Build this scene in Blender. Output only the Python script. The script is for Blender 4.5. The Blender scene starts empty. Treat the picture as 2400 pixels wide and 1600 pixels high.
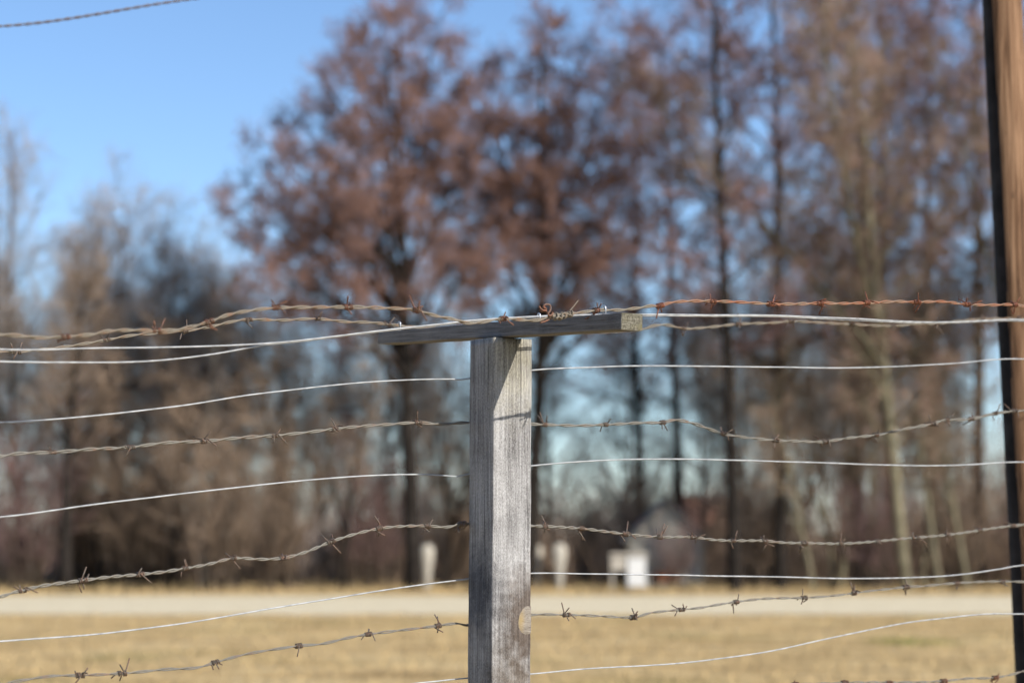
import bpy, bmesh, math, random
import numpy as np
from mathutils import Vector, Matrix, noise

S = bpy.context.scene
COL = S.collection
R = math.radians

# ------------------------------------------------------------------ camera
F_PX = 5667.0                 # focal length in photo pixels (85 mm lens)
CAM_H = 1.45
PITCH = math.atan(440.0 / F_PX)
cam = bpy.data.cameras.new('camera')
cam.lens = 85.0
cam.sensor_width = 36.0
cam.clip_start = 0.05
cam.clip_end = 3000.0
cam.dof.use_dof = True
cam.dof.focus_distance = 4.74
cam.dof.aperture_fstop = 3.5
cam.dof.aperture_blades = 0
cam_ob = bpy.data.objects.new('camera', cam)
COL.objects.link(cam_ob)
cam_ob.location = (0, 0, CAM_H)
cam_ob.rotation_euler = (R(90) + PITCH, 0, 0)
S.camera = cam_ob

# ------------------------------------------------------------------ sky, sun, exposure
SUN = Vector((0.797, -0.6755, 0.63)).normalized()      # towards the sun
world = bpy.data.worlds.new('World')
S.world = world
world.use_nodes = True
wn = world.node_tree
bg = wn.nodes['Background']
sky = wn.nodes.new('ShaderNodeTexSky')
sky.sky_type = 'NISHITA'
sky.sun_disc = False
sky.sun_elevation = math.asin(SUN.z)
sky.sun_rotation = math.atan2(SUN.x, SUN.y)
sky.altitude = 0
sky.air_density = 0.8
sky.dust_density = 0.2
sky.ozone_density = 4.5
wn.links.new(sky.outputs[0], bg.inputs[0])
bg.inputs[1].default_value = 0.122
sun = bpy.data.lights.new('sun', 'SUN')
sun.energy = 5.0
sun.angle = R(0.5)
sun.color = (1.0, 0.94, 0.86)
sun_ob = bpy.data.objects.new('sun', sun)
COL.objects.link(sun_ob)
sun_ob.rotation_euler = SUN.to_track_quat('Z', 'Y').to_euler()
S.view_settings.view_transform = 'Standard'
S.view_settings.look = 'None'
S.view_settings.gamma = 1.0
S.view_settings.exposure = 0.42
S.view_settings.use_curve_mapping = False
S.cycles.use_denoising = True
S.cycles.use_adaptive_sampling = True
S.cycles.adaptive_threshold = 0.03
S.cycles.max_bounces = 3
S.cycles.diffuse_bounces = 1
S.cycles.glossy_bounces = 2
S.cycles.transparent_max_bounces = 4

# ------------------------------------------------------------------ helpers
FWD = Vector((0, math.cos(PITCH), math.sin(PITCH)))
UP = Vector((0, -math.sin(PITCH), math.cos(PITCH)))
RIGHT = Vector((1, 0, 0))
EYE = Vector((0, 0, CAM_H))


def ray(px, py):
    return RIGHT * (px - 1200) + UP * (800 - py) + FWD * F_PX


def at_depth(px, py, y):
    d = ray(px, py)
    return EYE + d * (y / d.y)


def on_ground(px, py):
    d = ray(px, py)
    return EYE + d * (-CAM_H / d.z)


ANG = R(33.0)
U = Vector((math.cos(ANG), math.sin(ANG), 0))         # along the fence
N = Vector((math.sin(ANG), -math.cos(ANG), 0))        # out of the fence, towards the sunny side
CORNER = Vector((-0.0364, 4.75, 0))                   # near vertical edge of the post


def on_plane(px, py, n):
    """the point of the vertical plane along the fence, n metres out of the post's sunny face, seen at a pixel"""
    d = ray(px, py)
    t = ((CORNER + N * n) - EYE).dot(N) / d.dot(N)
    return EYE + d * t


def on_cross(px, py, a):
    """the same on the vertical plane across the fence, a metres along the fence from the post's corner"""
    d = ray(px, py)
    t = ((CORNER + U * a) - EYE).dot(U) / d.dot(U)
    return EYE + d * t


def tag(o, label=None, cat=None, group=None, kind=None):
    if label: o['label'] = label
    if cat: o['category'] = cat
    if group: o['group'] = group
    if kind: o['kind'] = kind
    return o


def empty(name, loc=(0, 0, 0), rz=0.0):
    o = bpy.data.objects.new(name, None)
    o.empty_display_size = 0.1
    COL.objects.link(o)
    o.location = loc
    o.rotation_euler = (0, 0, rz)
    return o


def mesh_ob(name, verts, faces, mat, parent=None, smooth=True):
    me = bpy.data.meshes.new(name)
    me.from_pydata([tuple(v) for v in verts], [], faces)
    if smooth:
        me.polygons.foreach_set('use_smooth', [True] * len(me.polygons))
    me.update()
    if mat: me.materials.append(mat)
    o = bpy.data.objects.new(name, me)
    COL.objects.link(o)
    if parent: o.parent = parent
    return o


def np_mesh(name, co, quads=None, tris=None, mat=None, parent=None, smooth=False):
    """mesh from numpy arrays, for the large ones"""
    me = bpy.data.meshes.new(name)
    nq = 0 if quads is None else len(quads)
    nt = 0 if tris is None else len(tris)
    me.vertices.add(len(co))
    me.vertices.foreach_set('co', np.asarray(co, dtype=np.float32).ravel())
    parts, starts, tot = [], [], 0
    if nq:
        parts.append(np.asarray(quads, dtype=np.int32).ravel()); starts.append(np.arange(nq) * 4); tot = nq * 4
    if nt:
        parts.append(np.asarray(tris, dtype=np.int32).ravel()); starts.append(tot + np.arange(nt) * 3)
    li = np.concatenate(parts)
    me.loops.add(len(li))
    me.loops.foreach_set('vertex_index', li)
    me.polygons.add(nq + nt)
    me.polygons.foreach_set('loop_start', np.concatenate(starts).astype(np.int32))
    me.polygons.foreach_set('use_smooth', np.full(nq + nt, smooth))
    me.update(calc_edges=True)
    me.validate()
    if mat: me.materials.append(mat)
    o = bpy.data.objects.new(name, me)
    COL.objects.link(o)
    if parent: o.parent = parent
    return o


def tube(path, rad, sides=6, cap=True):
    """verts, faces of a tube along a path; rad a number or one per point"""
    P = [Vector(p) for p in path]
    n = len(P)
    rr = rad if hasattr(rad, '__len__') else [rad] * n
    T = []
    for i in range(n):
        t = P[min(i + 1, n - 1)] - P[max(i - 1, 0)]
        T.append(t.normalized() if t.length > 1e-9 else Vector((0, 0, 1)))
    ref = Vector((0, 0, 1)) if abs(T[0].z) < 0.9 else Vector((1, 0, 0))
    a = T[0].cross(ref).normalized()
    V, Fc = [], []
    for i in range(n):
        a = (a - T[i] * a.dot(T[i]))
        a = a.normalized() if a.length > 1e-9 else T[i].orthogonal().normalized()
        b = T[i].cross(a)
        for k in range(sides):
            w = 2 * math.pi * k / sides
            V.append(P[i] + (a * math.cos(w) + b * math.sin(w)) * rr[i])
    for i in range(n - 1):
        for k in range(sides):
            k2 = (k + 1) % sides
            Fc.append((i * sides + k, i * sides + k2, (i + 1) * sides + k2, (i + 1) * sides + k))
    if cap:
        Fc.append(tuple(range(sides - 1, -1, -1)))
        Fc.append(tuple((n - 1) * sides + k for k in range(sides)))
    return V, Fc


def join(parts):
    V, Fc = [], []
    for v, f in parts:
        o = len(V)
        V += v
        Fc += [tuple(i + o for i in q) for q in f]
    return V, Fc


def resample(pts, step):
    """centripetal-ish Catmull-Rom through the points, sampled about every step metres"""
    P = [Vector(p) for p in pts]
    out = []
    for i in range(len(P) - 1):
        p0, p1, p2, p3 = P[max(i - 1, 0)], P[i], P[i + 1], P[min(i + 2, len(P) - 1)]
        L = (p2 - p1).length
        d1 = (p2 - p0) * (L / max((p2 - p0).length, 1e-6))
        d2 = (p3 - p1) * (L / max((p3 - p1).length, 1e-6))
        m = max(1, int(round(L / step)))
        for k in range(m):
            t = k / m
            h1 = 2 * t**3 - 3 * t**2 + 1; h2 = t**3 - 2 * t**2 + t
            h3 = -2 * t**3 + 3 * t**2; h4 = t**3 - t**2
            out.append(p1 * h1 + d1 * h2 + p2 * h3 + d2 * h4)
    out.append(P[-1])
    return out


# ------------------------------------------------------------------ materials
class Mat:
    def __init__(self, name, rough=0.8, spec=0.3, metal=0.0):
        self.m = bpy.data.materials.new(name)
        self.m.use_nodes = True
        self.nt = self.m.node_tree
        self.b = self.nt.nodes['Principled BSDF']
        self.b.inputs['Roughness'].default_value = rough
        self.b.inputs['Metallic'].default_value = metal
        self.b.inputs['Specular IOR Level'].default_value = spec
        self.co = self.nt.nodes.new('ShaderNodeTexCoord')

    def L(self, a, b): self.nt.links.new(a, b)

    def coords(self, which='Object', scale=(1, 1, 1)):
        mp = self.nt.nodes.new('ShaderNodeMapping')
        mp.inputs['Scale'].default_value = scale
        self.L(self.co.outputs[which], mp.inputs['Vector'])
        return mp.outputs[0]

    def noise(self, scale=5.0, detail=4.0, rough=0.6, dist=0.0, vec=None, which='Object'):
        n = self.nt.nodes.new('ShaderNodeTexNoise')
        n.inputs['Scale'].default_value = scale
        n.inputs['Detail'].default_value = detail
        n.inputs['Roughness'].default_value = rough
        n.inputs['Distortion'].default_value = dist
        self.L(vec if vec is not None else self.co.outputs[which], n.inputs['Vector'])
        return n.outputs['Fac']

    def ramp(self, fac, stops):
        r = self.nt.nodes.new('ShaderNodeValToRGB')
        e = r.color_ramp.elements
        while len(e) < len(stops): e.new(0.5)
        for el, (p, c) in zip(e, stops):
            el.position = p
            el.color = (c[0], c[1], c[2], 1) if hasattr(c, '__len__') else (c, c, c, 1)
        self.L(fac, r.inputs['Fac'])
        return r.outputs['Color']

    def mix(self, fac, a, b, mode='MIX'):
        n = self.nt.nodes.new('ShaderNodeMix')
        n.data_type = 'RGBA'
        n.blend_type = mode
        for s, v in ((n.inputs['Factor'], fac), (n.inputs['A'], a), (n.inputs['B'], b)):
            if hasattr(v, 'is_linked') or hasattr(v, 'links'):
                self.L(v, s)
            elif hasattr(v, '__len__'):
                s.default_value = (v[0], v[1], v[2], 1)
            else:
                s.default_value = v
        return n.outputs['Result']

    def math(self, op, a, b=None, clamp=False):
        n = self.nt.nodes.new('ShaderNodeMath')
        n.operation = op
        n.use_clamp = clamp
        for i, v in enumerate((a, b)):
            if v is None: continue
            if hasattr(v, 'links'): self.L(v, n.inputs[i])
            else: n.inputs[i].default_value = v
        return n.outputs[0]

    def near(self, point, radii, wob=0.0, which='Object'):
        """1 at a point of the surface, falling to 0 at an ellipsoid round it"""
        mp = self.nt.nodes.new('ShaderNodeMapping')
        mp.vector_type = 'POINT'
        mp.inputs['Location'].default_value = [-p / r for p, r in zip(point, radii)]
        mp.inputs['Scale'].default_value = [1 / r for r in radii]
        self.L(self.co.outputs[which], mp.inputs['Vector'])
        ln = self.nt.nodes.new('ShaderNodeVectorMath')
        ln.operation = 'LENGTH'
        self.L(mp.outputs[0], ln.inputs[0])
        d = ln.outputs['Value']
        if wob:
            d = self.math('ADD', d, self.math('MULTIPLY', self.math('SUBTRACT', self.noise(40, 3), 0.5), wob))
        return self.math('SUBTRACT', 1.0, d, True)

    def color(self, c):
        if hasattr(c, 'links'): self.L(c, self.b.inputs['Base Color'])
        else: self.b.inputs['Base Color'].default_value = (c[0], c[1], c[2], 1)
        return self

    def bump(self, h, strength=0.3, dist=0.001):
        n = self.nt.nodes.new('ShaderNodeBump')
        n.inputs['Strength'].default_value = strength
        n.inputs['Distance'].default_value = dist
        self.L(h, n.inputs['Height'])
        self.L(n.outputs[0], self.b.inputs['Normal'])
        return self


def wood_material(name, along, dark, mid, light, stains=(), speck=0.9):
    """weathered timber: grain runs along the given local axis"""
    m = Mat(name, 0.85, 0.2)
    def sc(across, length): return tuple(length if k == along else across for k in range(3))
    fine = m.noise(1.0, 5, 0.65, 0.3, m.coords('Object', sc(260, 7.0)))
    band = m.noise(1.0, 3, 0.55, 0.8, m.coords('Object', sc(70, 1.6)))
    wide = m.noise(1.0, 2, 0.5, 0.4, m.coords('Object', sc(16, 2.2)))
    grit = m.noise(1.0, 2, 0.6, 0.0, m.coords('Object', sc(900, 260)))
    blot = m.noise(9.0, 4, 0.6, 0.5)
    t = m.math('ADD', m.math('MULTIPLY', fine, 0.72), m.math('MULTIPLY', band, 0.32))
    t = m.math('ADD', t, m.math('MULTIPLY', m.math('SUBTRACT', wide, 0.5), 0.30))
    t = m.math('ADD', t, m.math('MULTIPLY', m.math('SUBTRACT', grit, 0.5), 0.8 * speck))
    t = m.math('ADD', t, m.math('MULTIPLY', m.math('SUBTRACT', blot, 0.5), 0.35))
    c = m.ramp(t, [(0.26, dark), (0.47, mid), (0.72, light)])
    crack = m.noise(1.0, 2, 0.5, 0.2, m.coords('Object', sc(120, 2.4)))
    cr = m.ramp(crack, [(0.305, 1.0), (0.335, 0.0)])
    c = m.mix(m.math('MULTIPLY', cr, 0.5), c, [v * 0.35 for v in dark])
    for point, radii, wob, col, k in stains:
        c = m.mix(m.math('MULTIPLY', m.near(point, radii, wob), k, True), c, col, 'MULTIPLY')
    m.color(c)
    h = m.math('SUBTRACT', m.math('ADD', fine, m.math('MULTIPLY', grit, 0.5)), m.math('MULTIPLY', cr, 0.8))
    m.bump(h, 0.55, 0.0012)
    return m.m


def steel_material(name, clean, rust, lo, hi, scale=38.0):
    m = Mat(name, 0.62, 0.45, 0.0)
    a = m.noise(scale, 5, 0.7, 0.0, None, 'Object')
    f = m.noise(420.0, 3, 0.6, 0.0, None, 'Object')
    k = m.math('ADD', a, m.math('MULTIPLY', m.math('SUBTRACT', f, 0.5), 0.45))
    w = m.ramp(k, [(lo, 0.0), (hi, 1.0)])
    c = m.mix(w, clean, rust)
    c = m.mix(m.ramp(f, [(0.35, 0.55), (0.6, 0.0)]), c, [v * 0.4 for v in clean])
    m.color(c)
    m.bump(f, 0.5, 0.0006)
    return m.m


def plain(name, col, rough=0.9, var=0.3, scale=3.0, spec=0.15):
    m = Mat(name, rough, spec)
    f = m.noise(scale, 4, 0.6)
    m.color(m.ramp(f, [(0.3, [v * (1 - var) for v in col]), (0.7, [min(1, v * (1 + var)) for v in col])]))
    return m.m


# ------------------------------------------------------------------ ground, track, wood floor
def ground_material():
    m = Mat('dry_meadow', 0.95, 0.05)
    big = m.noise(0.35, 4, 0.6, 0.4)
    mid = m.noise(1.0, 4, 0.6, 0.3, m.coords('Object', (0.55, 0.8, 1)))
    fine = m.noise(14.0, 4, 0.7)
    c = m.ramp(m.math('ADD', m.math('MULTIPLY', mid, 0.85), m.math('MULTIPLY', fine, 0.15)),
               [(0.34, (0.28, 0.19, 0.09)), (0.5, (0.47, 0.335, 0.16)), (0.66, (0.58, 0.445, 0.245))])
    g = m.ramp(big, [(0.56, 0.0), (0.70, 0.6)])
    c = m.mix(g, c, (0.17, 0.17, 0.05))
    p = on_ground(2140, 1502)
    c = m.mix(m.math('MULTIPLY', m.near((p.x, p.y, 0), (0.75, 1.5, 2.0), 0.8), 1.6, True), c, (0.19, 0.20, 0.045))
    m.color(c).bump(fine, 0.6, 0.05)
    return m.m


gv = [(-450, -120, 0), (450, -120, 0), (450, 900, 0), (-450, 900, 0)]
tag(mesh_ob('ground', gv, [(0, 1, 2, 3)], ground_material(), smooth=False), kind='structure')

rng = random.Random(5)


def strip(name, y0f, y1f, x0, x1, z, mat, n=120, edge=0.25, crown=0.0):
    """a sheet across the view with ragged edges, raised a little along its middle"""
    V, Fc = [], []
    for i in range(n + 1):
        x = x0 + (x1 - x0) * i / n
        a = y0f(x) + edge * noise.noise((x * 0.7, 3.1, 0)); b = y1f(x) + edge * noise.noise((x * 0.6, 8.7, 1))
        for k in range(5):
            w = k / 4
            V.append((x, a + (b - a) * w, z + crown * (1 - (2 * w - 1) ** 2)))
    for i in range(n):
        for k in range(4):
            Fc.append((i * 5 + k, (i + 1) * 5 + k, (i + 1) * 5 + k + 1, i * 5 + k + 1))
    o = mesh_ob(name, V, Fc, mat, smooth=True)
    return tag(o, kind='structure')


tm = Mat('pale_gravel', 0.95, 0.1)
tf = tm.noise(2.2, 5, 0.7)
tg = tm.noise(26.0, 4, 0.7)
tm.color(tm.ramp(tm.math('ADD', tm.math('MULTIPLY', tf, 0.6), tm.math('MULTIPLY', tg, 0.4)),
                 [(0.3, (0.52, 0.44, 0.29)), (0.55, (0.66, 0.575, 0.40)), (0.75, (0.72, 0.64, 0.48))])).bump(tg, 0.5, 0.02)
TRACK_NEAR, TRACK_FAR = on_ground(1200, 1439).y, on_ground(1200, 1396).y
strip('gravel_track', lambda x: TRACK_NEAR, lambda x: TRACK_FAR, -70, 70, 0.004, tm.m, edge=0.5, crown=0.05)
litter = plain('leaf_litter', (0.20, 0.135, 0.085), 0.95, 0.5, 1.2)
WOOD_Y = on_ground(1200, 1369).y
strip('woodland_floor', lambda x: WOOD_Y, lambda x: 160.0, -120, 120, 0.006, litter, edge=1.2)

# dry grass standing in the meadow, thicker away from the track
def grass(name, n, y0, y1, hmin, hmax, mat, label, seed, width=0.012):
    g = np.random.default_rng(seed)
    y = y0 + (y1 - y0) * g.random(n)
    x = (g.random(n) * 2 - 1) * (y * 0.30 + 2)
    h = hmin + (hmax - hmin) * g.random(n) ** 2
    a = g.random(n) * 2 * np.pi
    lean = 0.5 * h * g.random(n)
    la = g.random(n) * 2 * np.pi
    w = width * (0.6 + 0.8 * g.random(n))
    base = np.stack([x, y, np.zeros(n)], 1)
    d = np.stack([np.cos(a) * w, np.sin(a) * w, np.zeros(n)], 1)
    tip = base + np.stack([np.cos(la) * lean, np.sin(la) * lean, h], 1)
    co = np.stack([base - d, base + d, tip], 1).reshape(-1, 3)
    t = np.arange(n * 3).reshape(-1, 3)
    o = np_mesh(name, co, tris=t, mat=mat)
    tag(o, label, 'grass', kind='stuff')
    return o


straw = plain('straw', (0.44, 0.325, 0.165), 0.9, 0.15, 0.8)
grass('dry_grass', 30000, 14, TRACK_NEAR - 0.2, 0.02, 0.09, straw, 'short straw coloured grass of the meadow before the track', 3)
grass('verge_grass', 16000, TRACK_FAR + 0.2, WOOD_Y + 1.5, 0.06, 0.30, straw, 'pale dry grass on the verge between track and wood', 4)

# ------------------------------------------------------------------ the T-shaped fence post
def timber(name, length, w, d, mat, parent, along, seed, rad=0.0022, n=60, amp=0.0006, size=None, cap_mat=None, shift=(0, 0, 0)):
    """squared timber along local axis 'along' (2: z, 1: y), from 0 to length; rounded corners, slightly uneven sides"""
    ring = []
    cs = 3
    for (cx, cy, a0) in ((w - rad, rad, -90), (w - rad, d - rad, 0), (rad, d - rad, 90), (rad, rad, 180)):
        for k in range(cs + 1):
            a = R(a0 + 90 * k / cs)
            ring.append((cx + rad * math.cos(a), cy + rad * math.sin(a)))
    full = []
    for i, p in enumerate(ring):
        full.append(p)
        q = ring[(i + 1) % len(ring)]
        L = math.hypot(q[0] - p[0], q[1] - p[1])
        if L > 0.01:
            for k in range(1, 8):
                t = k / 8
                full.append((p[0] + (q[0] - p[0]) * t, p[1] + (q[1] - p[1]) * t))
    M = len(full)
    V, Fc = [], []
    for i in range(n + 1):
        s = length * i / n
        k1, k2 = size(i / n) if size else (1, 1)
        for (x, y) in full:
            x2 = w / 2 + (x - w / 2) * k1
            y2 = y * k2
            q = Vector((x2 * 60 + seed, y2 * 60, s * 9))
            dx = (noise.noise(q) + 0.6 * noise.noise(q * 3.1)) * amp
            dy = (noise.noise(q + Vector((9, 4, 2))) + 0.6 * noise.noise(q * 2.7)) * amp
            p = (x2 + dx, y2 + dy, s) if along == 2 else (x2 + dx, s, y2 + dy)
            V.append(Vector(p) + Vector(shift))
    for i in range(n):
        for k in range(M):
            k2 = (k + 1) % M
            f = (i * M + k, i * M + k2, (i + 1) * M + k2, (i + 1) * M + k)
            Fc.append(f if along == 2 else f[::-1])
    side = len(Fc)
    for i, flip in ((0, True), (n, False)):
        o = i * M
        c = len(V)
        V.append(sum((V[o + k] for k in range(M)), Vector()) / M)
        for k in range(M):
            f = (c, o + k, o + (k + 1) % M)
            flip2 = flip if along == 2 else not flip
            Fc.append(f[::-1] if flip2 else f)
    ob = mesh_ob(name, V, Fc, mat, parent)
    if cap_mat: ob.data.materials.append(cap_mat)
    for p in ob.data.polygons:
        if p.index >= side:
            p.use_smooth = False
            if cap_mat: p.material_index = 1
    return ob


POST_TOP = on_cross(1157, 791, 0.0).z + 0.001
ROOT = Vector((CORNER.x, CORNER.y, 0))
ROOT -= U * 0.0108        # it leans a little: the foot stands back so that the top is in place
post = empty('fence_post', ROOT, ANG)
post.rotation_euler = (0, R(0.38), ANG)
tag(post, 'weathered grey wooden post with a crossarm on top and fence wires behind it', 'fence post')
KNOT = (0.0815, 0.0, on_cross(1232, 1452, 0.08).z)
KNOT_L = (0.0, 0.055, on_cross(1112, 1385, 0.0).z)
wood_post = wood_material('weathered_post', 2, (0.06, 0.055, 0.053), (0.21, 0.205, 0.20), (0.42, 0.415, 0.405), stains=[
    (KNOT, (0.085, 0.06, 0.13), 1.0, (0.36, 0.30, 0.26), 1.6),
    ((0.05, 0.0, KNOT[2] - 0.16), (0.10, 0.05, 0.16), 1.2, (0.50, 0.44, 0.38), 1.4),
    (KNOT_L, (0.05, 0.075, 0.12), 1.2, (0.38, 0.40, 0.45), 1.4),
    ((0.05, 0.0, POST_TOP), (0.09, 0.06, 0.20), 1.0, (0.95, 0.90, 0.68), 1.0)])
PW = 0.0905
shaft = timber('shaft', POST_TOP + 0.45, PW, PW, wood_post, post, 2, 3.0, rad=0.0034, n=170, amp=0.0010, shift=(0, 0, -0.45))

# knot in the sunny face: a slightly proud cut branch, sliced off by the post's far edge
kv, kf = [], []
rings = 5
for j in range(rings + 1):
    for k in range(28):
        a = 2 * math.pi * k / 28
        rr = 1.0 - 0.2 * j
        x = min(KNOT[0] + 0.0015 + 0.0255 * rr * math.cos(a), PW - 0.0004)
        z = KNOT[2] + 0.031 * rr * math.sin(a) + 0.003 * math.cos(a)
        kv.append(Vector((x, 0.001 if j == 0 else -0.0012 - 0.0003 * noise.noise((x * 300, z * 300, 1)), z)))
for j in range(rings):
    for k in range(28):
        k2 = (k + 1) % 28
        kf.append((j * 28 + k, j * 28 + k2, (j + 1) * 28 + k2, (j + 1) * 28 + k))
km = Mat('knot_wood', 0.8, 0.2)
kr = km.noise(1.0, 4, 0.6, 1.5, km.coords('Object', (60, 60, 420)))
kg = km.noise(60, 3, 0.6)
kc = km.ramp(kr, [(0.35, (0.13, 0.108, 0.085)), (0.55, (0.25, 0.22, 0.18)), (0.75, (0.33, 0.305, 0.265))])
kc = km.mix(km.math('MULTIPLY', km.near((KNOT[0] - 0.016, 0, KNOT[2]), (0.012, 0.05, 0.035), 0.7), 1.0, True), kc, (0.30, 0.22, 0.10))
km.color(kc).bump(kr, 0.5, 0.0008)
tag(mesh_ob('knot', kv, kf, km.m, post), 'pale oval knot at the edge of the sunny face')

# crossarm
A_L, A_W = 0.020, 0.0475
pn, pf = on_cross(1456, 772, A_L), on_cross(886, 806, A_L)
pn.z += 0.0; arm_len = (pf - pn).length
n_near = (pn - CORNER).dot(N)
wood_arm = wood_material('weathered_crossarm', 1, (0.042, 0.041, 0.041), (0.12, 0.118, 0.118), (0.24, 0.237, 0.235), speck=0.6)
lich = Mat('lichen_end_grain', 0.95, 0.1)
lf = lich.noise(260, 4, 0.7); lg = lich.noise(70, 3, 0.6); le = lich.noise(35, 3, 0.6)
lc = lich.ramp(lf, [(0.30, (0.045, 0.04, 0.028)), (0.5, (0.14, 0.13, 0.098)), (0.72, (0.30, 0.285, 0.235))])
lc = lich.mix(lich.ramp(le, [(0.52, 0.0), (0.70, 0.4)]), lc, (0.18, 0.155, 0.06))
lich.color(lc).bump(lich.math('ADD', lf, lg), 0.9, 0.003)
arm = timber('crossarm', arm_len, A_W, 0.0308, wood_arm, post, 1, 17.0, rad=0.0016, n=110, amp=0.0006,
             size=lambda t: (1.0, 1.0 - 0.02 * t - 0.17 * max(0, t - 0.55) / 0.45), cap_mat=lich.m)
loc = post.matrix_basis.inverted() @ pn
arm.location = loc
tilt = math.asin((pf.z - pn.z) / arm_len)
arm.rotation_euler = (tilt, 0, 0)


def arm_top(a, n):
    """world point on the top of the crossarm"""
    s = n_near - n
    return CORNER + U * a + N * n + Vector((0, 0, pn.z + 0.0308 + math.tan(tilt) * s))


zinc = Mat('zinc_staple', 0.35, 0.6, 0.85)
zinc.color(zinc.ramp(zinc.noise(300, 3), [(0.3, (0.45, 0.46, 0.48)), (0.7, (0.75, 0.76, 0.78))]))
inv = post.matrix_basis.inverted()
for (px, py, n, hh) in ((936, 754, -0.437, 0.012), (1263, 734, 0.097, 0.006), (1416, 716, 0.312, 0.014)):
    c = arm_top(0.044, n)
    top = on_plane(px, py, n)
    z1 = max(top.z, c.z + 0.004)
    path = [c + N * 0.0045 + Vector((0, 0, -0.012)), Vector((*(c + N * 0.0045).xy, z1 - 0.005))]
    for k in range(1, 8):
        a = math.pi * k / 8
        path.append(Vector((*(c + N * (0.0045 * math.cos(a))).xy, z1 - 0.005 + 0.005 * math.sin(a))))
    path += [Vector((*(c - N * 0.0045).xy, z1 - 0.005)), c - N * 0.0045 + Vector((0, 0, -0.012))]
    off = U * ((top - c).dot(U))
    v, f = tube([inv @ (p + off) for p in path], 0.0013, 8)
    mesh_ob('staple', v, f, zinc.m, post)

# ------------------------------------------------------------------ fence wires
def Z(ox, oy, s, pts): return [(ox + x / s, oy + y / s) for x, y in pts]
def z1(p): return Z(0, 600, 1.96, p)
def z2(p): return Z(1200, 600, 1.96, p)
def z3(p): return Z(0, 1100, 1.96, p)
def z4(p): return Z(1200, 1100, 1.96, p)
def z6(p): return Z(1180, 660, 6.533, p)
def z7(p): return Z(850, 660, 3.136, p)


def wire_path(px_pts, n, left=1.6, right=3.2, dl=0.0, dr=0.0):
    """the wire in its own vertical plane; runs on past both ends of what is seen"""
    P = [on_plane(x, y, n) for x, y in px_pts]
    a, b = P[0], P[-1]
    pre = [a - U * left + Vector((0, 0, -dl)), a - U * left * 0.5 + Vector((0, 0, -dl * 0.6))]
    post_ = [b + U * right * 0.5 + Vector((0, 0, dr * 0.6)), b + U * right + Vector((0, 0, dr))]
    return pre + P + post_


white = Mat('galvanised_wire', 0.5, 0.35, 0.0)
wf = white.noise(55, 3)
white.color(white.ramp(wf, [(0.3, (0.22, 0.23, 0.235)), (0.62, (0.41, 0.42, 0.425))]))


def smooth_wire(px_pts, n, label, rad=0.0015, **kw):
    P = resample(wire_path(px_pts, n, **kw), 0.03)
    rr = random.Random(label)
    o1 = rr.random() * 50
    P = [p + Vector((0, 0, 0.0011 * noise.noise((i * 0.21, o1, 0)))) for i, p in enumerate(P)]
    org = P[len(P) // 2].copy()
    v, f = tube([p - org for p in P], rad, 8)
    o = mesh_ob('smooth_wire', v, f, white.m)
    o.location = org
    tag(o, label, 'wire', 'smooth white fence wires')
    return o


def barb_mesh(seed):
    """two short wires each wound twice round the strands, their four cut ends standing out; the strands run along x"""
    r = random.Random(seed)
    parts = []
    for k in range(2):
        x0 = (-0.0075 if k == 0 else 0.0008) + r.uniform(-0.001, 0.001)
        a0 = r.uniform(0, 2 * math.pi)
        turns = r.uniform(1.6, 2.1)
        pitch = 0.0034
        rad = 0.0042 + r.uniform(-0.0003, 0.0006)
        m = int(turns * 11)
        hel = []
        for i in range(m + 1):
            a = a0 + 2 * math.pi * turns * i / m
            hel.append(Vector((x0 + pitch * turns * i / m, rad * math.cos(a), rad * 0.95 * math.sin(a))))
        def tail(a, sgn, p):
            t = Vector((0, -math.sin(a), math.cos(a))) * sgn
            d = (t + Vector((r.uniform(-0.75, 0.75), 0, 0)) + Vector((0, math.cos(a), math.sin(a))) * r.uniform(0.0, 0.35)).normalized()
            L = r.uniform(0.010, 0.027)
            bend = Vector((r.uniform(-1, 1), r.uniform(-1, 1), r.uniform(-1, 1))) * 0.0036
            return [p + d * L * 0.4 + bend * 0.4, p + d * L + bend]
        t1 = tail(a0, -1, hel[0]); t2 = tail(a0 + 2 * math.pi * turns, 1, hel[-1])
        path = t1[::-1] + hel + t2
        parts.append(tube(path, 0.00125, 5))
    V, Fc = join(parts)
    me = bpy.data.meshes.new('barb')
    me.from_pydata([tuple(v) for v in V], [], Fc)
    me.polygons.foreach_set('use_smooth', [True] * len(me.polygons))
    me.update()
    me.materials.append(None)
    return me


BARBS = [barb_mesh(40 + i) for i in range(24)]


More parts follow.
